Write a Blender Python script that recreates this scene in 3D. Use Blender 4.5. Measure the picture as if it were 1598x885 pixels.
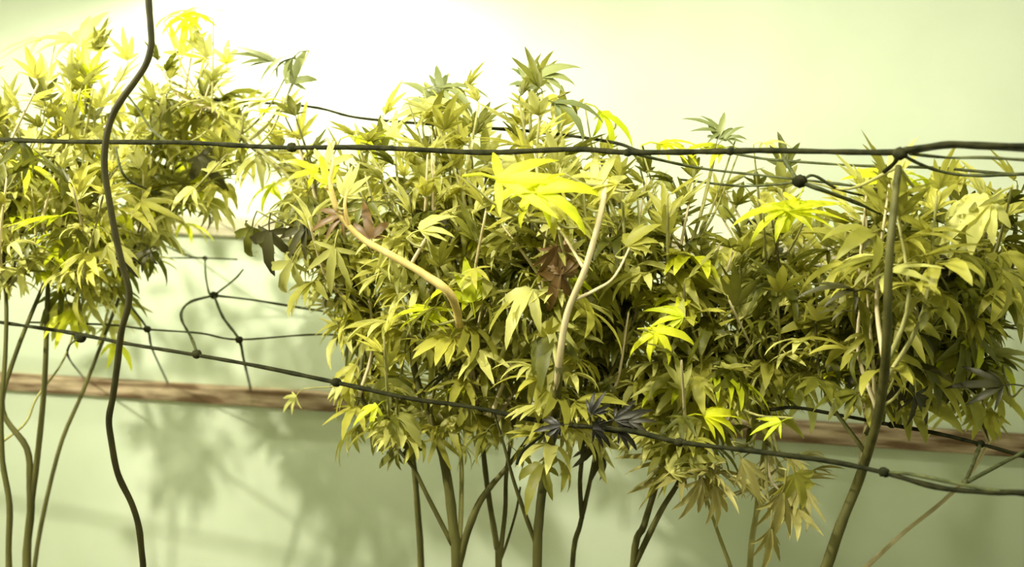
import bpy, math, random
from mathutils import Vector, Matrix, noise

random.seed(11)
D = bpy.data
SC = bpy.context.scene
COL = SC.collection
for o in list(D.objects):
    D.objects.remove(o)

# ------------------------------------------------------------------ camera
W, H, F = 1598.0, 885.0, 1500.0
EYE = Vector((0, 0, 1.5))
PITCH = math.atan((H / 2 - 235) / F)
cam_d = D.cameras.new('camera')
cam_d.sensor_width = 36.0
cam_d.lens = 36.0 * F / W
cam_d.clip_start = 0.02
cam_d.dof.use_dof = True
cam_d.dof.focus_distance = 1.6
cam_d.dof.aperture_fstop = 2.8
cam = D.objects.new('camera', cam_d)
cam.location = EYE
cam.rotation_euler = (math.pi / 2 - PITCH, 0, 0)
COL.objects.link(cam)
SC.camera = cam

# ------------------------------------------------------------------ world and exposure
world = D.worlds.new('world')
SC.world = world
world.use_nodes = True
bg = world.node_tree.nodes['Background']
bg.inputs[0].default_value = (0.92, 0.93, 0.62, 1)
bg.inputs[1].default_value = 0.28
SC.view_settings.view_transform = 'Standard'
SC.view_settings.look = 'None'
SC.view_settings.gamma = 1.0
SC.view_settings.exposure = 0.16
SC.view_settings.use_curve_mapping = False
LAMP_COLOR = (1.0, 0.945, 0.78)
LAMP_POWER = (40.0, 30.0, 66.0, 195.0)

# ------------------------------------------------------------------ helpers
FWD = Vector((0, math.cos(PITCH), -math.sin(PITCH)))
UP = Vector((0, math.sin(PITCH), math.cos(PITCH)))
WALL0, WSLOPE = 2.6, -0.273            # wall: y = WALL0 + WSLOPE * x
YAW = math.atan(WSLOPE)


def ray(px, py):
    return FWD + Vector(((px - W / 2) / F, 0, 0)) + UP * ((H / 2 - py) / F)


def at(px, py, depth):
    d = ray(px, py)
    return EYE + d * (depth / d.y)


def on_wall(px, py, off=0.0):
    d = ray(px, py)
    t = (WALL0 - off) / (d.y - WSLOPE * d.x)
    return EYE + d * t


def row_depth(px, off=0.0):
    """distance of the plant row (parallel to the wall) seen through column px"""
    k = (px - W / 2) / F
    return (1.72 + off) / (1 + 0.26 * k)


def tag(o, label=None, cat=None, group=None, kind=None):
    if label: o['label'] = label
    if cat: o['category'] = cat
    if group: o['group'] = group
    if kind: o['kind'] = kind
    return o


def link(name, mesh, mat=None, parent=None):
    o = D.objects.new(name, mesh)
    COL.objects.link(o)
    if mat and not mesh.materials: mesh.materials.append(mat)
    if parent: o.parent = parent
    return o


def empty(name, loc):
    o = D.objects.new(name, None)
    o.empty_display_size = 0.05
    o.location = loc
    COL.objects.link(o)
    return o


def mesh_from(name, v, f, smooth=True):
    m = D.meshes.new(name)
    m.from_pydata([tuple(p) for p in v], [], f)
    if smooth:
        m.polygons.foreach_set('use_smooth', [True] * len(m.polygons))
    m.update()
    return m


def spline(pts, n=5):
    pts = [Vector(p) for p in pts]
    if len(pts) < 3:
        a, b = pts[0], pts[-1]
        return [a.lerp(b, i / n) for i in range(n + 1)]
    P = [pts[0] * 2 - pts[1]] + pts + [pts[-1] * 2 - pts[-2]]
    out = []
    for i in range(1, len(P) - 2):
        a, b, c, d = P[i - 1:i + 3]
        for k in range(n):
            t = k / n
            out.append(0.5 * ((2 * b) + (c - a) * t + (2 * a - 5 * b + 4 * c - d) * t * t + (3 * b - a - 3 * c + d) * t ** 3))
    out.append(pts[-1])
    return out


def tube(name, pts, r0, r1=None, sides=7, n=5, wob=0.0):
    """a smooth tube through pts, tapering from r0 to r1"""
    if r1 is None: r1 = r0
    c = spline(pts, n)
    v, f = [], []
    m = len(c)
    nrm = None
    for i, p in enumerate(c):
        t = (c[min(i + 1, m - 1)] - c[max(i - 1, 0)]).normalized()
        if nrm is None:
            nrm = t.orthogonal().normalized()
        nrm = (nrm - t * nrm.dot(t)).normalized()
        b = t.cross(nrm)
        r = r0 + (r1 - r0) * i / (m - 1)
        r *= 1 + wob * noise.noise(p * 40)
        for k in range(sides):
            a = 2 * math.pi * k / sides
            v.append(p + (nrm * math.cos(a) + b * math.sin(a)) * r)
    for i in range(m - 1):
        for k in range(sides):
            k2 = (k + 1) % sides
            f.append((i * sides + k, i * sides + k2, (i + 1) * sides + k2, (i + 1) * sides + k))
    f.append(tuple(range(sides))[::-1])
    f.append(tuple((m - 1) * sides + k for k in range(sides)))
    return mesh_from(name, v, f)


def box_mesh(name, a, b, bev=0.0):
    x0, y0, z0 = a; x1, y1, z1 = b
    v = [(x0, y0, z0), (x1, y0, z0), (x1, y1, z0), (x0, y1, z0), (x0, y0, z1), (x1, y0, z1), (x1, y1, z1), (x0, y1, z1)]
    f = [(0, 3, 2, 1), (4, 5, 6, 7), (0, 1, 5, 4), (1, 2, 6, 5), (2, 3, 7, 6), (3, 0, 4, 7)]
    return mesh_from(name, v, f, False)


# ------------------------------------------------------------------ materials
def new_mat(name):
    m = D.materials.new(name)
    m.use_nodes = True
    nt = m.node_tree
    b = nt.nodes['Principled BSDF']
    return m, nt, b


def noise_mat(name, c0, c1, scale=6, rough=0.8, stretch=(1, 1, 1), detail=5, lo=0.35, hi=0.65, bump=0.0, spec=0.3):
    m, nt, b = new_mat(name)
    tc = nt.nodes.new('ShaderNodeTexCoord')
    mp = nt.nodes.new('ShaderNodeMapping')
    mp.inputs['Scale'].default_value = stretch
    nz = nt.nodes.new('ShaderNodeTexNoise')
    nz.inputs['Scale'].default_value = scale
    nz.inputs['Detail'].default_value = detail
    rp = nt.nodes.new('ShaderNodeValToRGB')
    rp.color_ramp.elements[0].position = lo
    rp.color_ramp.elements[1].position = hi
    rp.color_ramp.elements[0].color = (*c0, 1)
    rp.color_ramp.elements[1].color = (*c1, 1)
    L = nt.links.new
    L(tc.outputs['Object'], mp.inputs[0]); L(mp.outputs[0], nz.inputs['Vector'])
    L(nz.outputs['Fac'], rp.inputs[0]); L(rp.outputs[0], b.inputs['Base Color'])
    b.inputs['Roughness'].default_value = rough
    b.inputs['Specular IOR Level'].default_value = spec
    if bump:
        bp = nt.nodes.new('ShaderNodeBump')
        bp.inputs['Strength'].default_value = bump
        bp.inputs['Distance'].default_value = 0.01
        L(nz.outputs['Fac'], bp.inputs['Height']); L(bp.outputs[0], b.inputs['Normal'])
    return m


def leaf_mat(name, dark, light, trans=0.35, tcol=None):
    """leaf blade: colour differs from leaf to leaf, light passes through"""
    m, nt, b = new_mat(name)
    L = nt.links.new
    oi = nt.nodes.new('ShaderNodeObjectInfo')
    tc = nt.nodes.new('ShaderNodeTexCoord')
    nz = nt.nodes.new('ShaderNodeTexNoise')
    nz.inputs['Scale'].default_value = 28
    ad = nt.nodes.new('ShaderNodeMath'); ad.operation = 'MULTIPLY_ADD'
    ad.inputs[1].default_value = 0.5
    L(tc.outputs['Object'], nz.inputs['Vector'])
    sub = nt.nodes.new('ShaderNodeMath'); sub.operation = 'SUBTRACT'; sub.inputs[1].default_value = 0.25
    L(oi.outputs['Random'], sub.inputs[0])
    L(nz.outputs['Fac'], ad.inputs[0]); L(sub.outputs[0], ad.inputs[2])
    rp = nt.nodes.new('ShaderNodeValToRGB')
    rp.color_ramp.elements[0].color = (*dark, 1)
    rp.color_ramp.elements[1].color = (*light, 1)
    L(ad.outputs[0], rp.inputs[0])
    L(rp.outputs[0], b.inputs['Base Color'])
    b.inputs['Roughness'].default_value = 0.48
    b.inputs['Specular IOR Level'].default_value = 0.5
    tr = nt.nodes.new('ShaderNodeBsdfTranslucent')
    if tcol:
        tr.inputs[0].default_value = (*tcol, 1)
    else:
        L(rp.outputs[0], tr.inputs[0])
    mx = nt.nodes.new('ShaderNodeMixShader')
    mx.inputs[0].default_value = trans
    L(b.outputs[0], mx.inputs[1]); L(tr.outputs[0], mx.inputs[2])
    L(mx.outputs[0], nt.nodes['Material Output'].inputs['Surface'])
    return m


M = {}
M['wall'] = noise_mat('wall_plaster', (0.60, 0.68, 0.50), (0.70, 0.77, 0.60), 2.2, 0.9, lo=0.3, hi=0.7, bump=0.12, spec=0.15)
M['ceiling'] = noise_mat('ceiling_paint', (0.30, 0.33, 0.22), (0.36, 0.39, 0.27), 3, 0.9, spec=0.1)
M['floor'] = noise_mat('soil', (0.10, 0.09, 0.05), (0.24, 0.20, 0.12), 14, 0.95, bump=0.5)
M['wood'] = noise_mat('weathered_wood', (0.14, 0.085, 0.04), (0.56, 0.44, 0.29), 7, 0.8, (0.9, 7, 7), 6, 0.40, 0.66, 0.3)
M['wood_pale'] = noise_mat('pale_wood', (0.42, 0.38, 0.25), (0.66, 0.62, 0.45), 9, 0.8, (0.9, 8, 8), 6, 0.36, 0.66, 0.2)
M['cord'] = noise_mat('dark_cord', (0.010, 0.012, 0.004), (0.03, 0.03, 0.011), 60, 0.8, bump=0.3, spec=0.1)
M['net'] = noise_mat('net_twine', (0.045, 0.052, 0.02), (0.10, 0.11, 0.045), 60, 0.8, spec=0.1)
M['cable'] = noise_mat('cable_rubber', (0.018, 0.017, 0.004), (0.038, 0.034, 0.009), 20, 0.6, spec=0.15)
M['stem_dark'] = noise_mat('stem_olive', (0.050, 0.050, 0.010), (0.12, 0.115, 0.03), 30, 0.6, (1, 1, 0.2))
M['stem_green'] = noise_mat('stem_green', (0.24, 0.24, 0.07), (0.40, 0.38, 0.14), 30, 0.6, (1, 1, 0.2))
M['stem_tan'] = noise_mat('stem_tan', (0.46, 0.34, 0.10), (0.70, 0.56, 0.22), 30, 0.6, (1, 1, 0.3))
M['stem_pale'] = noise_mat('stem_pale', (0.46, 0.39, 0.20), (0.66, 0.57, 0.35), 30, 0.55, (1, 1, 0.3))
M['leaf'] = leaf_mat('leaf_olive', (0.12, 0.13, 0.012), (0.68, 0.65, 0.115), 0.48)
M['leaf_pale'] = leaf_mat('leaf_pale', (0.50, 0.50, 0.14), (0.86, 0.84, 0.27), 0.45)
M['leaf_lit_yellow'] = leaf_mat('leaf_lit_yellow', (0.62, 0.70, 0.02), (0.88, 0.90, 0.05), 0.5)  # lamp light through the blade is put into this yellow
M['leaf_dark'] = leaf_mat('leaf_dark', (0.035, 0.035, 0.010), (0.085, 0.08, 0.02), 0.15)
M['leaf_brown'] = leaf_mat('leaf_brown', (0.15, 0.085, 0.022), (0.26, 0.155, 0.055), 0.25)
M['leaf_dry'] = leaf_mat('leaf_dry', (0.30, 0.27, 0.07), (0.60, 0.55, 0.20), 0.3)
M['leaf_backlit'] = leaf_mat('leaf_backlit', (0.15, 0.18, 0.055), (0.28, 0.31, 0.11), 0.2)  # shaded face of backlit leaves, put into the blade colour
M['leaf_black'] = leaf_mat('leaf_black', (0.010, 0.009, 0.004), (0.03, 0.026, 0.012), 0.05)
M['hood'] = noise_mat('hood_paint', (0.10, 0.13, 0.06), (0.16, 0.19, 0.09), 5, 0.5)
m, nt, b = new_mat('bulb_glow')
b.inputs['Emission Color'].default_value = (*LAMP_COLOR, 1)
b.inputs['Emission Strength'].default_value = 12
M['bulb'] = m

# ------------------------------------------------------------------ the room
def wall_pt(s, z, off=0.0):
    """point on the back wall at distance s along it (s=0 straight ahead), off metres in front of it"""
    n = Vector((math.sin(YAW), -math.cos(YAW), 0))
    return Vector((0, WALL0, z)) + Vector((math.cos(YAW), math.sin(YAW), 0)) * s + n * off


def wall_obj(name, mesh, mat, s=0.0, z=0.0, off=0.0, parent=None):
    o = link(name, mesh, mat, parent)
    o.location = wall_pt(s, z, off)
    o.rotation_euler = (0, 0, YAW)
    return o


ZC = 2.75
o = wall_obj('wall_back', box_mesh('wall_back', (-2.6, 0, 0), (2.6, 0.12, ZC)), M['wall']); tag(o, kind='structure')
o = wall_obj('wall_left', box_mesh('wall_left', (-2.72, -3.4, 0), (-2.6, 0.12, ZC)), M['wall']); tag(o, kind='structure')
o = wall_obj('wall_right', box_mesh('wall_right', (2.6, -3.4, 0), (2.72, 0.12, ZC)), M['wall']); tag(o, kind='structure')
o = wall_obj('floor', box_mesh('floor', (-2.72, -3.4, -0.1), (2.72, 0.12, 0)), M['floor']); tag(o, kind='structure')
o = wall_obj('ceiling', box_mesh('ceiling', (-2.72, -3.4, ZC), (2.72, 0.12, ZC + 0.1)), M['ceiling']); tag(o, kind='structure')


def batten(name, p0, p1, thick, depth, mat, label, x_over=0.0, x_right=0.0):
    """wooden batten screwed to the wall, top edge through wall points p0, p1"""
    ax = Vector((math.cos(YAW), math.sin(YAW), 0))
    s0 = (p0 - wall_pt(0, 0)).dot(ax); s1 = (p1 - wall_pt(0, 0)).dot(ax)
    zz = lambda s: p0.z + (p1.z - p0.z) * (s - s0) / (s1 - s0)
    a, bnd = s0 - x_over, s1 + x_right
    n = 60
    v, f = [], []
    for i in range(n + 1):
        s = a + (bnd - a) * i / n
        z1 = zz(s) + 0.0016 * noise.noise(Vector((s * 9, 0, 3)))
        z0 = zz(s) - thick + 0.002 * noise.noise(Vector((s * 11, 5, 3)))
        c = 0.004
        for (y, z) in ((0, z0), (-depth + c, z0), (-depth, z0 + c), (-depth, z1 - c), (-depth + c, z1), (0, z1)):
            v.append((s, y, z))
    for i in range(n):
        for k in range(6):
            k2 = (k + 1) % 6
            f.append((i * 6 + k, (i + 1) * 6 + k, (i + 1) * 6 + k2, i * 6 + k2))
    f.append(tuple(range(6))); f.append(tuple(n * 6 + k for k in range(6))[::-1])
    o = wall_obj(name, mesh_from(name, v, f, False), mat)
    tag(o, label, 'batten')
    return o


batten('wooden_batten', on_wall(0, 580), on_wall(780, 627), 0.054, 0.028, M['wood'],
       'weathered brown wooden batten running across the wall below the lower net', 0.88, 2.2)
batten('wall_rail', on_wall(0, 322), on_wall(370, 338), 0.058, 0.03, M['wood_pale'],
       'pale wooden rail on the wall behind the upper leaves', 0.5, 3.2)


# ------------------------------------------------------------------ lamps above the plants
def grow_lamp(loc, rim, recess, power, radius, label):
    root = empty('grow_lamp', loc)
    tag(root, label, 'lamp', 'lamps hung over the plants')
    n = 28
    prof = [(rim, 0), (rim * 0.97, 0.02), (rim * 0.55, recess + 0.05), (rim * 0.25, recess + 0.12), (0.035, recess + 0.14)]
    prof = prof + [(r - 0.006, z + 0.004) for r, z in prof[::-1]][0:0]
    v, f = [], []
    for r, z in prof:
        for k in range(n):
            a = 2 * math.pi * k / n
            v.append((r * math.cos(a), r * math.sin(a), z))
    for i in range(len(prof) - 1):
        for k in range(n):
            k2 = (k + 1) % n
            f.append((i * n + k, i * n + k2, (i + 1) * n + k2, (i + 1) * n + k))
    f.append(tuple((len(prof) - 1) * n + k for k in range(n)))
    hood = link('hood', mesh_from('hood', v, f), M['hood'], root)
    md = hood.modifiers.new('thickness', 'SOLIDIFY'); md.thickness = 0.004
    # bulb: a small lathe just above the light source
    prof = [(0.0, recess + 0.012), (0.018, recess + 0.016), (0.024, recess + 0.035), (0.018, recess + 0.06), (0.014, recess + 0.10), (0.0, recess + 0.13)]
    v, f = [], []
    for r, z in prof:
        for k in range(12):
            a = 2 * math.pi * k / 12
            v.append((r * math.cos(a), r * math.sin(a), z))
    for i in range(len(prof) - 1):
        for k in range(12):
            k2 = (k + 1) % 12
            f.append((i * 12 + k, i * 12 + k2, (i + 1) * 12 + k2, (i + 1) * 12 + k))
    link('bulb', mesh_from('bulb', v, f), M['bulb'], root)
    top = ZC - loc[2]
    link('hanging_wire', tube('hanging_wire', [(0, 0, recess + 0.135), (0.004, 0, (recess + top) / 2), (0, 0, top)], 0.004), M['cord'], root)
    ld = D.lights.new('lamp_light', 'POINT')
    ld.energy = power
    ld.color = LAMP_COLOR
    ld.shadow_soft_size = radius
    lo = D.objects.new('lamp_light', ld)
    lo.location = (0, 0, recess - radius * 0.2)
    lo.parent = root
    COL.objects.link(lo)
    return root


p = on_wall(315, 60, 0.42)
grow_lamp((p.x, p.y, 2.09), 0.22, 0.09, LAMP_POWER[0], 0.03, 'dark lamp hood hung close to the wall above the left plants')
p = on_wall(1130, 60, 1.25)
grow_lamp((p.x, p.y, 2.32), 0.24, 0.05, LAMP_POWER[1], 0.05, 'dark lamp hood hung above the middle of the plant row')
p = on_wall(760, 60, 1.95)
grow_lamp((p.x, p.y, 2.22), 0.24, 0.03, LAMP_POWER[2], 0.05, 'unseen lamp hood added in front of the middle plants to brighten them')  # added fill lamp, brightens the canopy from the front
grow_lamp((-1.60, 1.05, 2.12), 0.24, 0.03, LAMP_POWER[3], 0.03, 'unseen lamp hood added beyond the left edge to light the lower wall')  # added lamp out of view, throws light on the lower-left wall

# ------------------------------------------------------------------ leaves: shared meshes
def leaf_mesh(name, n_leaflets, L, wid, droop, spread, fold, seed, pet=0.35, curl=0.0):
    """palmate leaf: petiole along +Y from the origin, then a fan of toothed leaflets"""
    rnd = random.Random(seed)
    v, f = [], []
    pl = L * pet
    # petiole, three-sided
    pts = [Vector((0, pl * t, L * 0.05 * math.sin(t * math.pi))) for t in (0, 0.5, 1.0)]
    for i, p in enumerate(pts):
        for k in range(3):
            a = 2 * math.pi * k / 3
            v.append(p + Vector((math.cos(a), 0, math.sin(a))) * L * 0.016)
    for i in range(2):
        for k in range(3):
            k2 = (k + 1) % 3
            f.append((i * 3 + k, i * 3 + k2, i * 3 + 3 + k2, i * 3 + 3 + k))
    base = pts[-1]
    h = n_leaflets // 2
    for j in range(-h, h + 1):
        q = abs(j) / max(h, 1)
        ang = spread * (j / max(h, 1)) + rnd.uniform(-0.09, 0.09)
        ln = L * (1 - 0.52 * q ** 1.3) * rnd.uniform(0.9, 1.08)
        wd = ln * wid * rnd.uniform(0.85, 1.15)
        dr = droop * rnd.uniform(0.7, 1.35)
        tw = rnd.uniform(-0.35, 0.35)
        side_c = rnd.uniform(-0.25, 0.25) + curl * rnd.uniform(-1, 1)
        d0 = Vector((math.sin(ang), math.cos(ang), 0))
        segs = 7
        b0 = len(v)
        p = base.copy()
        el = 0.12 - 0.25 * q * droop
        for i in range(segs + 1):
            t = i / segs
            w = wd * 0.5 * (math.sin(math.pi * min(1, t * 0.93 + 0.07) ** 0.8)) ** 0.85 if i < segs else 0.0
            if i % 2 == 1 and i < segs: w *= 0.86
            a2 = ang + side_c * t
            d = Vector((math.sin(a2) * math.cos(el), math.cos(a2) * math.cos(el), math.sin(el)))
            sd = Vector((math.cos(a2), -math.sin(a2), 0))
            nn = sd.cross(d).normalized()
            sd2 = (sd * math.cos(tw * t) + nn * math.sin(tw * t))
            up = nn * (-1 if nn.z < 0 else 1)
            v.append(p - sd2 * w + up * w * fold)
            v.append(p.copy())
            v.append(p + sd2 * w + up * w * fold)
            p = p + d * (ln / segs)
            el -= dr / segs
        for i in range(segs):
            k = b0 + i * 3
            f.append((k, k + 1, k + 4, k + 3)); f.append((k + 1, k + 2, k + 5, k + 4))
    return mesh_from(name, v, f)


LM = {k: [] for k in ('leaf', 'leaf_pale', 'leaf_lit_yellow', 'leaf_dark', 'leaf_brown', 'leaf_backlit', 'leaf_black', 'leaf_dry', 'young', 'young_pale')}
specs = []
for s in range(9):
    specs.append((random.choice((5, 5, 7)), 0.10, random.uniform(0.19, 0.27), random.uniform(0.3, 1.5), random.uniform(1.1, 1.75), random.uniform(0.1, 0.5), 100 + s))
for key in ('leaf', 'leaf_pale', 'leaf_lit_yellow', 'leaf_dark', 'leaf_brown', 'leaf_backlit', 'leaf_black'):
    for i, sp in enumerate(specs if key not in ('leaf_dark', 'leaf_brown', 'leaf_black') else specs[:3]):
        m = leaf_mesh('leaf_blade', *sp)
        m.materials.append(M[key]); LM[key].append(m)
for i in range(4):
    m = leaf_mesh('dry_leaf_blade', 5, 0.11, 0.14, random.uniform(0.3, 0.7), 0.55, 0.6, 300 + i, curl=0.3)
    m.materials.append(M['leaf_dry']); LM['leaf_dry'].append(m)
for i in range(4):
    m = leaf_mesh('young_leaf_blade', 5, 0.075, 0.24, random.uniform(-0.1, 0.5), random.uniform(0.7, 1.1), 0.55, 400 + i, pet=0.18)
    m.materials.append(M['leaf']); LM['young'].append(m)
    m2 = m.copy(); m2.materials.clear(); m2.materials.append(M['leaf_pale']); LM['young_pale'].append(m2)


def put_leaf(parent, kind, pos, out, normal, scale, rnd=random):
    """pos = where the petiole leaves the branch; out = direction of the petiole; normal = upper side"""
    y = Vector(out).normalized()
    z = Vector(normal)
    z = (z - y * z.dot(y))
    if z.length < 1e-3: z = y.orthogonal()
    z.normalize()
    x = y.cross(z)
    mt = Matrix((x, y, z)).transposed().to_4x4()
    mt.translation = Vector(pos) - parent.location
    o = D.objects.new('leaf', rnd.choice(LM[kind]))
    o.matrix_local = mt @ Matrix.Scale(scale, 4)
    COL.objects.link(o)
    o.parent = parent
    o.matrix_local = mt @ Matrix.Scale(scale, 4)
    return o


def sub_tube(parent, name, pts, r0, r1, mat, **kw):
    pts = [Vector(p) - parent.location for p in pts]
    return link(name, tube(name, pts, r0, r1, **kw), M[mat], parent)


def plant(base_px, base_off, label, stems, blobs, n_branch, leaf_n, seed, kinds, leafy=0.23):
    """base_px: column where the stem leaves the bottom of the frame; stems: list of (pixel path bottom to top, r0, r1, mat, depth_off)
    blobs: ellipses (cx, cy, rx, ry, weight) in which the branch tips end"""
    rnd = random.Random(seed)
    bd = row_depth(base_px, base_off)
    b = at(base_px, 885, bd)
    root = empty('hemp_plant', (b.x, b.y, 0.0))
    tag(root, label, 'plant', 'hemp plants in the row')
    n_leaf = 0
    nodes = []
    first = True
    for path, r0, r1, mat, off in stems:
        pts = []
        for i, q in enumerate(path):
            k = i / max(1, len(path) - 1)
            pts.append(at(q[0], q[1], bd + off * k if len(q) < 3 else row_depth(q[0], q[2])))
        if first:
            pts = [Vector((b.x, b.y, -0.02)), Vector((b.x, b.y, 0.35))] + pts
        sub_tube(root, 'stem', pts, r0, r1, mat, wob=0.12)
        c = spline(pts, 6)
        nodes += [p for p in c if p.z > 0.95]
        first = False
    if not nodes: nodes = [Vector((b.x, b.y, 1.0))]
    tw = sum(bl[4] for bl in blobs)
    tips = []
    for bl in blobs:
        k = max(1, round(n_branch * bl[4] / tw))
        for i in range(k):
            for _ in range(20):
                ux, uy = rnd.uniform(-1, 1), rnd.uniform(-1, 1)
                if ux * ux + uy * uy < 1: break
            px, py = bl[0] + ux * bl[2], bl[1] + uy * bl[3]
            off = bl[5] if len(bl) > 5 else 0.0
            tips.append((at(px, py, row_depth(px, base_off + off + rnd.gauss(0, 0.11))), bl[6] if len(bl) > 6 else None))
    for tip, force in tips:
        start = min(nodes, key=lambda p: (p - (tip - Vector((0, 0, 0.22)))).length)
        ln = (tip - start).length
        mid = start.lerp(tip, 0.5) + Vector((rnd.uniform(-.03, .03), rnd.uniform(-.03, .03), -0.10 * ln))
        path = [start, mid, tip]
        sub_tube(root, 'branch', path, 0.0042, 0.0018, rnd.choice(('stem_green', 'stem_green', 'stem_dark', 'stem_pale')), sides=5, n=5)
        c = spline(path, 12)
        seg = min(1.0, leafy / max(ln, 0.05))         # leaves grow along the last part of a branch
        az = rnd.uniform(0, 6.28)
        for i in range(leaf_n):
            if n_leaf >= 296: break
            t = 1 - seg * (i / leaf_n) ** 0.9
            p = c[min(len(c) - 1, int(t * (len(c) - 1)))]
            az += 2.4 + rnd.uniform(-.4, .4)
            kind = force or rnd.choices([k for k, w in kinds], [w for k, w in kinds])[0]
            if i < 3 and not force:
                el = rnd.uniform(0.3, 1.2)
                kk = 'young_pale' if rnd.random() < 0.35 else 'young'
                out = Vector((math.cos(az) * math.cos(el), math.sin(az) * math.cos(el), math.sin(el)))
                put_leaf(root, kk, p, out, Vector((-out.x, -out.y, 0.6)), rnd.uniform(0.7, 1.1), rnd)
            else:
                el = rnd.uniform(-0.9, 0.45)
                out = Vector((math.cos(az) * math.cos(el), math.sin(az) * math.cos(el), math.sin(el)))
                nrm = Vector((rnd.uniform(-.5, .5), rnd.uniform(-.5, .5), 1))
                put_leaf(root, kind, p, out, nrm, rnd.uniform(0.6, 1.08), rnd)
            n_leaf += 1
    return root, nodes


def add_leaf(root, nodes, px, py, off, scale, kind, adir, tilt=0.5, roll=0.0):
    """one leaf read off the photograph: its centre at (px, py), adir = direction in the picture (0 right, 90 up), tilt = how far it faces the camera"""
    p = at(px, py, row_depth(px, off))
    a = math.radians(adir)
    d = Vector((math.cos(a), 0.15, math.sin(a))).normalized()
    nrm = Vector((roll, -math.sin(tilt), math.cos(tilt)))
    if abs(d.z) > 0.85: nrm = Vector((roll, -1, 0.4))
    st = p - d * 0.075 * scale
    put_leaf(root, kind, st, d, nrm, scale)
    near = min(nodes, key=lambda q: (q - st).length)
    if (near - st).length > 0.01:
        mid = near.lerp(st, 0.5) - Vector((0, 0, 0.12 * (near - st).length))
        sub_tube(root, 'branch', [near, mid, st], 0.003, 0.0014, 'stem_green', sides=5, n=5)


STD = [('leaf', 0.60), ('leaf_pale', 0.34), ('leaf_lit_yellow', 0.03), ('leaf_dark', 0.03)]
LIT = [('leaf', 0.40), ('leaf_pale', 0.46), ('leaf_lit_yellow', 0.14)]  # lamp glare on the left plants, put into paler and yellower leaves
DRK = [('leaf', 0.80), ('leaf_pale', 0.08), ('leaf_lit_yellow', 0.03), ('leaf_dark', 0.09)]  # dimmer right side of the canopy, put into darker leaf colours

PL = {}
PL['L1'] = plant(12, -0.05, 'leafy plant cut by the left edge of the photo with thin curved stem',
    [([(14, 885), (15, 790), (4, 720), (2, 640), (8, 560), (10, 480), (6, 400), (15, 300)], 0.0075, 0.003, 'stem_dark', 0)],
    [(20, 180, 75, 100, 9), (10, 270, 60, 40, 4)], 14, 9, 1, LIT)
PL['L0'] = plant(-150, 0.0, 'plant added outside the left edge for its leaf shadows with only leaf tips showing',  # added out of view to cast leaf shadows on the lower wall
    [([(-150, 885), (-150, 700), (-140, 500), (-130, 300)], 0.008, 0.003, 'stem_dark', 0)],
    [(-130, 170, 90, 80, 6), (-120, 300, 80, 70, 6), (-130, 420, 80, 50, 2)], 9, 7, 41, LIT)
PL['L2'] = plant(42, 0.02, 'leafy plant with two dark forked stems left of the hanging cable',
    [([(42, 885), (48, 800), (47, 760), (42, 700), (4, 640), (22, 560), (75, 430), (110, 370)], 0.011, 0.003, 'stem_dark', 0),
     ([(47, 800), (60, 700), (70, 590), (75, 450), (80, 400), (95, 330), (110, 260)], 0.007, 0.003, 'stem_dark', 0.02),
     ([(3, 690), (40, 660), (58, 620), (100, 560), (130, 470)], 0.003, 0.002, 'stem_green', 0.03)],
    [(110, 200, 100, 90, 11), (120, 290, 80, 40, 6), (110, 130, 110, 60, 6)], 23, 9, 2, LIT)
PL['L3'] = plant(54, 0.16, 'plant with one thin slanting stem and pale overexposed leaves behind the cable',
    [([(54, 885), (90, 710), (130, 610), (165, 520), (195, 440), (215, 380), (240, 300), (260, 200)], 0.006, 0.003, 'stem_dark', 0.06)],
    [(290, 130, 60, 60, 5), (230, 190, 60, 60, 6), (340, 200, 60, 50, 5), (230, 280, 40, 30, 3), (205, 395, 15, 12, 1), (380, 260, 40, 30, 2)], 22, 9, 21, LIT)
PL['C1'] = plant(656, 0.12, 'plant with one straight stem whose foliage leans left towards the cable',
    [([(657, 885), (652, 800), (645, 720), (630, 640), (600, 540), (540, 430), (480, 350)], 0.0085, 0.003, 'stem_dark', 0),
     ([(540, 430), (470, 300), (400, 230), (330, 170)], 0.005, 0.002, 'stem_green', 0.1)],
    [(470, 300, 85, 90, 9), (430, 210, 90, 50, 6), (300, 160, 80, 80, 5, 0.25), (500, 400, 55, 40, 5), (530, 500, 50, 30, 3)], 27, 9, 35, STD)
PL['C2'] = plant(712, -0.02, 'plant on the thickest dark stem with a tan branch reaching up left',
    [([(713, 885), (708, 830), (700, 760), (688, 700), (670, 650), (650, 590), (640, 520), (650, 440), (650, 380)], 0.0125, 0.004, 'stem_dark', 0),
     ([(706, 850), (665, 770), (645, 730), (620, 700), (590, 665), (560, 620)], 0.0048, 0.002, 'stem_dark', 0),
     ([(714, 885), (726, 840), (745, 790), (765, 760), (788, 733), (820, 690), (850, 640)], 0.0085, 0.003, 'stem_dark', 0),
     ([(715, 880), (720, 780), (718, 700), (700, 620), (690, 560)], 0.005, 0.003, 'stem_green', 0.03),
     ([(725, 560, 0.0), (708, 470, -0.22), (665, 430, -0.25), (610, 398, -0.26), (565, 372, -0.26), (530, 335, -0.26), (512, 295, -0.25), (478, 262, -0.24)], 0.0078, 0.003, 'stem_tan', 0),
     ([(527, 330, -0.26), (515, 285, -0.26), (520, 250, -0.25), (510, 215, -0.22)], 0.0045, 0.002, 'stem_tan', 0),
     ([(545, 355, -0.26), (538, 320, -0.27), (545, 285, -0.26)], 0.004, 0.002, 'stem_tan', 0),
     ([(640, 415, -0.25), (660, 380, -0.26), (675, 355, -0.25)], 0.0032, 0.0016, 'stem_pale', 0)],
    [(620, 280, 90, 70, 9), (640, 390, 80, 70, 7), (610, 490, 60, 40, 4), (690, 510, 70, 30, 3), (630, 215, 80, 35, 5)], 29, 9, 4, STD)
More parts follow.
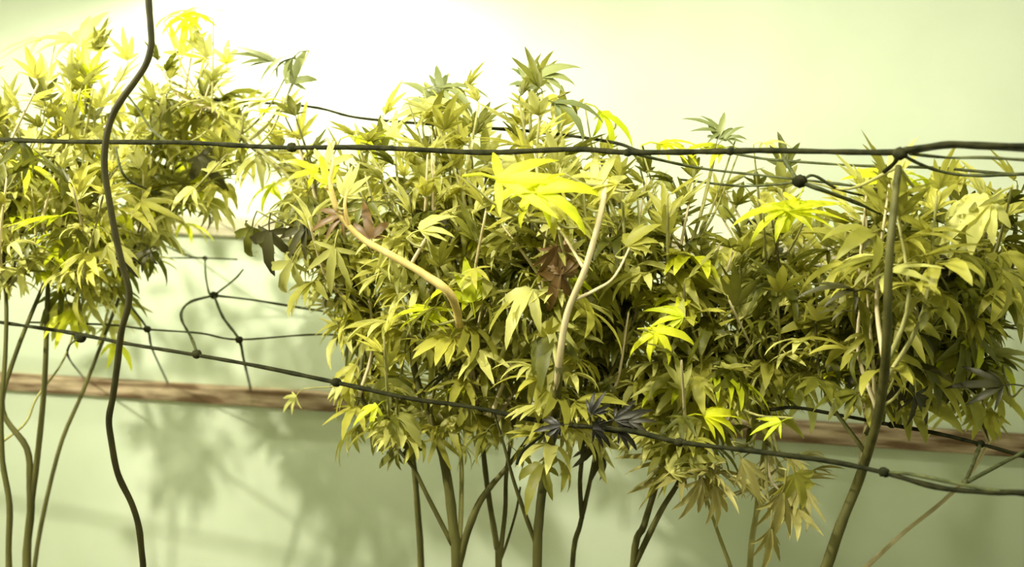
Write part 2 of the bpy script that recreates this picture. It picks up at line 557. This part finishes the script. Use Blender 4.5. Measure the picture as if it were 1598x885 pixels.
PL['C3'] = plant(776, 0.05, 'plant on slim twin stems between the thickest stem and the pale upright branch',
    [([(778, 885), (775, 850), (762, 770), (752, 680), (745, 580), (740, 480), (735, 380)], 0.008, 0.003, 'stem_dark', 0),
     ([(778, 884), (788, 800), (790, 740), (800, 650), (790, 560)], 0.005, 0.003, 'stem_dark', 0),
     ([(777, 884), (790, 850), (805, 800), (812, 760)], 0.003, 0.002, 'stem_dark', 0)],
    [(720, 270, 80, 70, 8), (700, 180, 60, 40, 5), (760, 360, 70, 70, 7), (770, 480, 70, 50, 6)], 29, 9, 5, STD)
PL['C4'] = plant(838, -0.06, 'plant with the pale cream upright branch and the tallest leaf tuft',
    [([(838, 885), (842, 800), (850, 740), (865, 660, -0.15), (872, 570, -0.24)], 0.0095, 0.0075, 'stem_dark', 0),
     ([(840, 860), (815, 790), (800, 745), (785, 690), (770, 640)], 0.0045, 0.002, 'stem_dark', 0),
     ([(868, 620, -0.19), (872, 570, -0.24), (885, 490, -0.26), (915, 415, -0.27), (938, 330, -0.27), (946, 280, -0.25)], 0.0065, 0.004, 'stem_pale', -0.06),
     ([(910, 418, -0.27), (895, 392, -0.26), (878, 365, -0.25), (858, 335, -0.2)], 0.0028, 0.0016, 'stem_pale', -0.06),
     ([(892, 470, -0.26), (930, 452, -0.26), (960, 430, -0.24), (990, 370, -0.2)], 0.003, 0.0016, 'stem_pale', -0.06),
     ([(870, 570, -0.24), (850, 460, -0.1), (835, 330, -0.02), (828, 200, 0.0), (826, 140, 0.0)], 0.0045, 0.0025, 'stem_green', 0.05)],
    [(840, 230, 60, 50, 6), (828, 150, 30, 25, 3), (850, 370, 70, 70, 7), (860, 480, 70, 50, 6)], 26, 9, 6, STD)
PL['C5'] = plant(892, 0.10, 'plant on two thin stems that join under the dark clump on the cord',
    [([(893, 885), (905, 820), (912, 790), (925, 730), (934, 670), (940, 580), (950, 480), (960, 380)], 0.006, 0.003, 'stem_dark', 0),
     ([(908, 810), (905, 750), (910, 690), (905, 620), (915, 540)], 0.005, 0.003, 'stem_dark', 0)],
    [(960, 300, 70, 55, 7), (970, 390, 70, 70, 8), (970, 490, 70, 40, 7), (900, 230, 60, 30, 3)], 29, 9, 7, STD)
PL['C6'] = plant(990, 0.0, 'plant with wilted dry leaves hanging below the lower cord',
    [([(988, 885), (1005, 820), (1020, 770), (1040, 700), (1060, 620), (1070, 520), (1070, 400)], 0.008, 0.003, 'stem_dark', 0),
     ([(989, 884), (1030, 800), (1060, 750), (1075, 700), (1110, 600)], 0.006, 0.003, 'stem_dark', -0.03),
     ([(1140, 885), (1120, 830), (1100, 770), (1080, 700)], 0.004, 0.002, 'stem_green', 0)],
    [(1060, 290, 75, 55, 7), (1090, 390, 80, 70, 8), (1080, 490, 80, 40, 8), (1080, 550, 60, 20, 2), (1095, 740, 35, 20, 2, -0.05, 'leaf_dry')], 29, 9, 8, STD)
PL['C7'] = plant(1170, 0.14, 'plant behind the hanging dry leaves with foliage under the lit yellow leaves',
    [([(1170, 885), (1180, 800), (1190, 720), (1200, 620), (1200, 520), (1200, 400)], 0.007, 0.003, 'stem_green', 0)],
    [(1190, 310, 80, 55, 8), (1220, 385, 70, 60, 8), (1200, 465, 70, 35, 7), (1150, 530, 50, 30, 3), (1230, 750, 25, 25, 2, -0.1, 'leaf_dry')], 29, 9, 9, STD, 0.17)
PL['R1'] = plant(1240, -0.06, 'plant on the long slanted green stem crossing the lower cord at right',
    [([(1262, 965), (1290, 885), (1312, 820), (1340, 750), (1365, 670, -0.14), (1378, 600, -0.2), (1384, 520, -0.28), (1386, 430, -0.31), (1392, 350, -0.31), (1402, 260, -0.24)], 0.0115, 0.0045, 'stem_dark', -0.05),
     ([(1340, 745), (1350, 680), (1358, 600), (1350, 520)], 0.005, 0.003, 'stem_pale', 0.04)],
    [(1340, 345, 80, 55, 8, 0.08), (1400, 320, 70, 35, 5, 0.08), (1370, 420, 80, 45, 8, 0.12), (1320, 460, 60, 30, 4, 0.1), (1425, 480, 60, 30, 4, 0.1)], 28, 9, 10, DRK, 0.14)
PL['R2'] = plant(1235, 0.08, 'plant with thin pale stem slanting up to the right edge',
    [([(1265, 965), (1352, 885), (1412, 830), (1472, 782), (1520, 730), (1560, 640), (1560, 520), (1540, 400)], 0.005, 0.003, 'stem_pale', 0.1)],
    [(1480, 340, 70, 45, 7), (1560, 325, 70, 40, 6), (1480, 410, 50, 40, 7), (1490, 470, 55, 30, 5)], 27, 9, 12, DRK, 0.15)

# leaves that stand out in the photograph: (plant, px, py, depth offset, size, kind, direction, tilt)
for (k, px, py, off, sc, kind, ad, tl) in (
    ('C4', 840, 285, -0.29, 1.5, 'leaf_lit_yellow', 355, 0.75), ('C4', 800, 300, -0.28, 1.1, 'leaf_lit_yellow', 200, 0.75), ('C5', 890, 292, -0.29, 1.2, 'leaf_lit_yellow', 10, 0.7),
    ('C5', 968, 195, 0.05, 1.0, 'leaf_lit_yellow', 330, 0.6), ('C6', 1065, 222, 0.05, 1.0, 'leaf_lit_yellow', 5, 0.3), ('C6', 1100, 228, 0.05, 0.8, 'leaf_lit_yellow', 175, 0.3),
    ('R1', 1375, 278, -0.08, 1.1, 'leaf_lit_yellow', 175, 0.4), ('R2', 1430, 270, -0.05, 1.0, 'leaf_lit_yellow', 10, 0.4),
    ('C7', 1190, 328, -0.10, 1.0, 'leaf_lit_yellow', 185, 0.5), ('C7', 1270, 325, -0.10, 1.1, 'leaf_lit_yellow', 5, 0.4), ('R1', 1230, 345, -0.1, 0.9, 'leaf_lit_yellow', 250, 0.6),
    ('C6', 1055, 522, -0.15, 0.85, 'leaf_lit_yellow', 350, 0.6), ('C6', 1000, 535, -0.15, 0.7, 'leaf_lit_yellow', 215, 0.6), ('C6', 1040, 485, -0.12, 0.7, 'leaf_lit_yellow', 160, 0.6),
    ('C2', 640, 487, -0.15, 0.9, 'leaf_lit_yellow', 185, 0.4), ('C2', 732, 440, -0.16, 0.8, 'leaf_lit_yellow', 100, 0.5), ('C2', 690, 485, -0.14, 0.8, 'leaf_lit_yellow', 10, 0.4),
    ('L2', 95, 160, -0.05, 1.0, 'leaf_lit_yellow', 200, 0.5), ('C1', 590, 212, -0.02, 0.9, 'leaf_lit_yellow', 5, 0.35), ('C1', 440, 172, 0.10, 1.0, 'leaf_lit_yellow', 5, 0.35), ('C1', 385, 158, 0.10, 1.0, 'leaf_lit_yellow', 180, 0.3),
    ('C6', 1195, 665, -0.12, 0.6, 'leaf_lit_yellow', 200, 0.6), ('C1', 275, 20, 0.15, 1.1, 'leaf_lit_yellow', 170, 0.5), ('C1', 310, 15, 0.15, 1.0, 'leaf_lit_yellow', 20, 0.5),
    ('C1', 290, 55, 0.15, 1.0, 'leaf_lit_yellow', 80, 0.5), ('R2', 1500, 340, -0.1, 1.1, 'leaf_pale', 215, 0.6),
    # tuft and tips along the top of the canopy
    ('C4', 870, 108, 0.0, 0.85, 'leaf_backlit', 25, 0.7), ('C4', 830, 112, 0.0, 0.75, 'leaf_backlit', 95, 0.7), ('C4', 815, 118, 0.0, 0.6, 'leaf_backlit', 130, 0.7),
    ('C4', 905, 165, -0.05, 1.05, 'leaf_backlit', 355, 0.5), ('C4', 845, 160, -0.03, 0.7, 'leaf', 200, 0.6),
    ('C3', 655, 140, 0.05, 1.0, 'leaf_backlit', 140, 0.6), ('C3', 725, 135, 0.05, 1.0, 'leaf_backlit', 5, 0.4), ('C3', 685, 125, 0.05, 0.6, 'leaf_backlit', 100, 0.6), ('C3', 700, 165, 0.0, 1.0, 'leaf_pale', 350, 0.7), ('C3', 650, 175, 0.0, 1.0, 'leaf_pale', 190, 0.6),
    ('C1', 395, 85, 0.12, 1.1, 'leaf_backlit', 160, 0.35), ('C1', 465, 105, 0.10, 0.8, 'leaf_backlit', 70, 0.7), ('C1', 430, 100, 0.1, 1.0, 'leaf_backlit', 200, 0.5),
    ('C6', 1100, 192, 0.05, 0.8, 'leaf_backlit', 150, 0.5), ('C6', 1125, 195, 0.05, 0.6, 'leaf_backlit', 75, 0.6), ('C6', 1145, 205, 0.05, 0.5, 'leaf_backlit', 40, 0.6), ('C7', 1215, 222, 0.05, 0.6, 'leaf_pale', 5, 0.3),
    ('L2', 80, 60, 0.1, 1.2, 'leaf_pale', 170, 0.6), ('L2', 140, 45, 0.1, 1.0, 'leaf_pale', 60, 0.6), ('L1', 30, 70, 0.1, 1.2, 'leaf_pale', 190, 0.5), ('L2', 135, 100, 0.0, 0.9, 'leaf_lit_yellow', 90, 0.5),
    ('C2', 470, 255, -0.25, 0.7, 'leaf_lit_yellow', 150, 0.6), ('C2', 515, 235, -0.24, 0.7, 'leaf_pale', 80, 0.8), ('C2', 548, 285, -0.26, 0.6, 'leaf_pale', 60, 0.8), ('C2', 505, 265, -0.26, 0.6, 'leaf_lit_yellow', 110, 0.8), ('C2', 680, 345, -0.25, 0.7, 'leaf_pale', 30, 0.7),
    ('C4', 945, 268, -0.25, 0.8, 'leaf_pale', 60, 0.7), ('C4', 930, 275, -0.25, 0.8, 'leaf', 160, 0.6), ('C4', 850, 325, -0.2, 0.8, 'leaf_pale', 150, 0.7), ('C4', 1000, 365, -0.2, 0.7, 'leaf', 40, 0.7),
    # dark drooping leaves by the gap at left
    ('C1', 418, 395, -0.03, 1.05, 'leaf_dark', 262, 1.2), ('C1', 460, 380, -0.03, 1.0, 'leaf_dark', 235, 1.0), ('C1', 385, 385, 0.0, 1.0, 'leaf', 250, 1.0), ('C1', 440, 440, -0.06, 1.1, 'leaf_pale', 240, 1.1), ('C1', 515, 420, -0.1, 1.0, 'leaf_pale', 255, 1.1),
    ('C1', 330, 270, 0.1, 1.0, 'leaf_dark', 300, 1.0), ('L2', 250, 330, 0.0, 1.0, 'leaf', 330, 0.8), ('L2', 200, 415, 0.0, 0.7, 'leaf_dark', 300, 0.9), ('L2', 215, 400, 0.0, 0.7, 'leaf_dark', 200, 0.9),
    ('C4', 872, 420, -0.2, 0.9, 'leaf_brown', 275, 1.1), ('C4', 862, 455, -0.2, 0.8, 'leaf_brown', 250, 1.1), ('C2', 510, 345, -0.2, 0.8, 'leaf_brown', 200, 1.0), ('C2', 575, 345, -0.2, 0.7, 'leaf_brown', 100, 1.0), ('C5', 880, 400, -0.2, 0.7, 'leaf_brown', 80, 1.0),
    # leaves hanging under the lower cord
    ('C1', 640, 710, -0.05, 0.55, 'leaf', 260, 1.0), ('C1', 605, 715, -0.05, 0.6, 'leaf', 215, 0.8), ('C1', 595, 690, -0.03, 0.5, 'leaf', 250, 0.9), ('C1', 450, 630, 0.0, 0.6, 'leaf_pale', 225, 0.8),
    ('C2', 720, 650, -0.08, 0.6, 'leaf', 230, 1.0), ('C3', 820, 715, -0.04, 0.5, 'leaf', 320, 0.8),
    ('C6', 1085, 775, -0.08, 0.95, 'leaf_dry', 255, 1.1), ('C6', 1120, 785, -0.06, 0.9, 'leaf_dry', 285, 1.1), ('C6', 1065, 720, -0.08, 0.7, 'leaf_pale', 40, 0.8), ('C6', 1105, 715, -0.08, 0.8, 'leaf_pale', 10, 0.8),
    ('C7', 1215, 800, -0.15, 1.0, 'leaf_dry', 265, 1.1), ('C7', 1250, 770, -0.15, 0.9, 'leaf', 290, 1.0), ('C7', 1170, 740, -0.1, 0.9, 'leaf_dry', 300, 0.9), ('C7', 1200, 850, -0.15, 0.8, 'leaf_dry', 270, 1.0),
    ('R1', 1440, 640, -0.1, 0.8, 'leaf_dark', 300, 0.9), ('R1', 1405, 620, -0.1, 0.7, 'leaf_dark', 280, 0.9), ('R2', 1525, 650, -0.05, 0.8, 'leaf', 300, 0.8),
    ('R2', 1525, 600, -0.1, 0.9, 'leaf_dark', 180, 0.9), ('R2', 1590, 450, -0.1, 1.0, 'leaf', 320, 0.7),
):
    add_leaf(*PL[k], px, py, off, sc, kind, ad, tl)

# ------------------------------------------------------------------ trellis nets, cords and the hanging cable
def net(name, label, paths, knots, base):
    root = empty(name, base)
    tag(root, label, 'net')
    for nm, pts, r, mat in paths:
        P3 = [at(x, y, d) for x, y, d in pts]
        sub_tube(root, nm, P3, r, r, mat, sides=6, n=6, wob=0.35)
    for x, y, d, r in knots:
        p = at(x, y, d) - base
        v, f = [], []
        n, mm = 8, 5
        for i in range(mm + 1):
            th = math.pi * i / mm
            for k in range(n):
                a = 2 * math.pi * k / n
                rr = r * (1 + 0.25 * noise.noise(Vector((x + k, y + i, 0.3))))
                v.append(p + Vector((math.sin(th) * math.cos(a) * 1.25, math.sin(th) * math.sin(a), math.cos(th))) * rr)
        for i in range(mm):
            for k in range(n):
                k2 = (k + 1) % n
                f.append((i * n + k, i * n + k2, (i + 1) * n + k2, (i + 1) * n + k))
        link('knot', mesh_from('knot', v, f), M['cord'], root)
    return root


def fd(px):                     # depth of the lower net's front cord
    return 1.95 + (1.14 - 1.95) * px / 1598


def tie(px, py):                # a strand's end tied to the batten on the wall
    return (px, py, on_wall(px, py, 0.026).y)


def front(*pts):
    return [(x, y, fd(x)) for x, y in pts]


lower_cords = [
    ('border_cord', front((-500, 440), (-90, 490), (0, 503), (108, 519), (190, 535), (305, 554), (400, 571), (520, 596), (640, 622), (740, 636), (860, 660), (980, 672), (1060, 690), (1200, 707), (1300, 721), (1380, 738), (1460, 760), (1530, 768), (1640, 774), (1900, 830), (2300, 900)), 0.0042, 'cord'),
    ('border_cord', front((1380, 737), (1420, 740), (1480, 752), (1540, 764), (1640, 780), (1900, 842), (2300, 915)), 0.003, 'net'),
    ('border_cord', [(1200, 640, 1.62), (1240, 636, 1.6), (1300, 646, 1.57), (1390, 663, 1.53), (1460, 676, 1.5), (1530, 693, 1.46), (1640, 722, 1.42), (1900, 775, 1.32), (2300, 860, 1.2)], 0.0035, 'cord'),
    ('mesh_cord', [(1530, 693, 1.46), (1518, 725, 1.40), (1505, 755, 1.32)], 0.003, 'net'),
    ('mesh_cord', [(1900, 610, 1.5), (1640, 690, 1.42), (1580, 715, 1.40), (1510, 752, 1.33)], 0.003, 'net'),
    ('mesh_cord', [(47, 503, 2.0), (170, 507, 2.05), (230, 514, 2.07), (312, 520, 2.05), (373, 530, 2.04), (500, 522, 2.05), (620, 530, 2.0)], 0.0024, 'net'),
    ('mesh_cord', [(185, 400, 2.5), (217, 402, 2.48), (320, 403, 2.45), (370, 405, 2.4)], 0.0022, 'net'),
    ('mesh_cord', [tie(225, 348), (237, 371, 2.5), (291, 398, 2.46), (320, 403, 2.45)], 0.0026, 'net'),
    ('mesh_cord', [(320, 403, 2.45), (321, 430, 2.35), (327, 459, 2.25), (334, 461, 2.25)], 0.0026, 'net'),
    ('mesh_cord', [(380, 420, 2.28), (366, 436, 2.27), (334, 461, 2.25)], 0.0026, 'net'),
    ('mesh_cord', [(334, 461, 2.25), (400, 469, 2.22), (500, 485, 2.15), (600, 495, 2.1)], 0.003, 'net'),
    ('mesh_cord', [(334, 461, 2.25), (300, 470, 2.2), (285, 483, 2.15), (284, 500, 2.08), (298, 526, 1.95), (308, 552, fd(308))], 0.0032, 'net'),
    ('mesh_cord', [(334, 461, 2.25), (348, 495, 2.15), (373, 530, 2.04), (380, 560, 2.35), tie(391, 606)], 0.0032, 'net'),
    ('mesh_cord', [(190, 450, 2.2), (203, 476, 2.15), (230, 514, 2.07), (238, 546, 2.35), tie(262, 598)], 0.0026, 'net'),
    ('mesh_cord', [(125, 527, fd(125)), (108, 540, 1.9), (108, 560, 2.3), tie(131, 590)], 0.0024, 'net'),
    ('mesh_cord', [(860, 660, fd(860)), (845, 680, 1.56), (815, 705, 1.54), (806, 725, 1.53)], 0.0026, 'cord'),
]
lower_knots = [(125, 527, fd(125), 0.0105), (307, 553, fd(307), 0.0085), (334, 461, 2.25, 0.009), (230, 514, 2.07, 0.0075), (373, 530, 2.04, 0.0075), (320, 403, 2.45, 0.006),
               (1380, 737, fd(1380), 0.007), (1392, 663, 1.53, 0.006), (1530, 693, 1.46, 0.006), (860, 662, fd(860), 0.008), (525, 597, fd(525), 0.008), (1060, 690, fd(1060), 0.007)]
base = at(800, 640, 1.6)
net('trellis_net', 'lower trellis net with dark knotted cords stretched below the foliage', lower_cords, lower_knots, base)

ud = lambda px: 1.80 + (1.20 - 1.80) * px / 1598
up = lambda *pts: [(x, y, ud(x)) for x, y in pts]
upper_cords = [
    ('border_cord', up((-500, 212), (-90, 216), (0, 218), (95, 221), (235, 222), (300, 223), (430, 230), (560, 230), (660, 234), (760, 238), (900, 233), (980, 238), (1140, 236), (1200, 235), (1380, 238), (1420, 233), (1480, 225), (1540, 227), (1680, 229), (2000, 236), (2400, 240)), 0.0042, 'cord'),
    ('border_cord', up((1380, 238), (1430, 236), (1480, 229), (1540, 231), (1680, 238), (2000, 242), (2400, 244)), 0.0026, 'cord'),
    ('mesh_cord', [(280, 150, 2.2), (330, 156, 2.15), (480, 166, 2.05), (560, 184, 2.0), (700, 196, 1.9), (830, 205, 1.8), (950, 221, 1.7), (1000, 237, ud(1000))], 0.003, 'cord'),
    ('mesh_cord', [(1100, 230, 1.7), (1180, 246, 1.6), (1240, 252, 1.55), (1350, 259, 1.5), (1460, 262, 1.45), (1680, 275, 1.4), (2300, 270, 1.25)], 0.0022, 'net'),
    ('mesh_cord', [(1225, 250, 1.5), (1236, 268, 1.45), (1248, 283, 1.4), (1290, 299, 1.40), (1340, 318, 1.46), (1400, 345, 1.55)], 0.003, 'net'),
    ('mesh_cord', [(1060, 280, 1.75), (1150, 290, 1.6), (1210, 288, 1.5), (1248, 283, 1.4), (1270, 274, 1.42), (1310, 296, 1.45), (1370, 310, 1.55)], 0.002, 'net'),
    ('mesh_cord', [(1405, 240, ud(1405)), (1395, 255, 1.3), (1380, 268, 1.33)], 0.0036, 'cord'),
    ('mesh_cord', [(1420, 240, ud(1420)), (1480, 246, 1.3), (1540, 246, 1.28), (1680, 251, 1.25), (2300, 250, 1.1)], 0.0022, 'net'),
    ('mesh_cord', [(1405, 240, ud(1405)), (1440, 258, 1.35), (1480, 270, 1.38), (1530, 274, 1.38), (1680, 270, 1.35), (2300, 265, 1.2)], 0.0026, 'net'),
    ('mesh_cord', [(980, 238, ud(980)), (1090, 262, 1.55), (1200, 275, 1.5), (1330, 290, 1.45), (1450, 310, 1.5)], 0.0022, 'net'),
    ('mesh_cord', [(200, 150, 1.75), (215, 170, 1.74), (235, 200, 1.73), (260, 222, ud(260))], 0.0026, 'net'),
    ('mesh_cord', [(180, 230, ud(180)), (195, 275, 1.7), (240, 300, 2.0), tie(330, 340)], 0.0024, 'net'),
]
upper_knots = [(1248, 283, 1.4, 0.0095), (1405, 240, ud(1405), 0.0085), (700, 197, 1.9, 0.007), (455, 230, ud(455), 0.008), (1140, 236, ud(1140), 0.006), (980, 238, ud(980), 0.006)]
base = at(800, 236, 1.5)
net('trellis_net', 'upper trellis net with a taut black cord along the canopy top', upper_cords, upper_knots, base)

# hanging cable at left
cpath = [(236, -160), (233, -40), (232, 0), (235, 40), (236, 70), (228, 100), (210, 128), (190, 155), (176, 180), (166, 215), (163, 260), (170, 310), (179, 360), (190, 410), (201, 450), (200, 478), (189, 520), (183, 570), (176, 620),
         (170, 655), (174, 690), (184, 740), (205, 785), (216, 820), (221, 860), (224, 900), (224, 1000)]
pts = [at(x, y, 1.42) for x, y in cpath]
pts = [Vector((pts[0].x, pts[0].y, ZC))] + pts + [Vector((pts[-1].x, pts[-1].y, 0.25)), Vector((pts[-1].x, pts[-1].y - .02, 0.004))]
o = link('hanging_cable', tube('hanging_cable', pts, 0.0048, 0.0048, sides=9, n=6, wob=0.1), M['cable'])
tag(o, 'long dark wavy cable hanging in front of the left plants', 'cable')

# dark withered clump lying on the lower cord
p = at(935, 662, fd(930) - 0.012)
root = empty('withered_leaf_clump', p)
tag(root, 'black withered leaf clump lying on the lower cord', 'leaf')
for i, (dx, dz, ad, s) in enumerate(((-0.045, 0.0, 190, 0.5), (-0.02, 0.004, 60, 0.45), (0.0, 0.0, 15, 0.75), (0.01, -0.004, 350, 0.6), (-0.03, -0.003, 350, 0.6), (0.03, 0.003, 5, 0.5))):
    a = math.radians(ad)
    put_leaf(root, 'leaf_black', p + Vector((dx, 0, dz)), Vector((math.cos(a), 0.1 * (-1) ** i, math.sin(a))), Vector((0, -1, 0.6)), s)
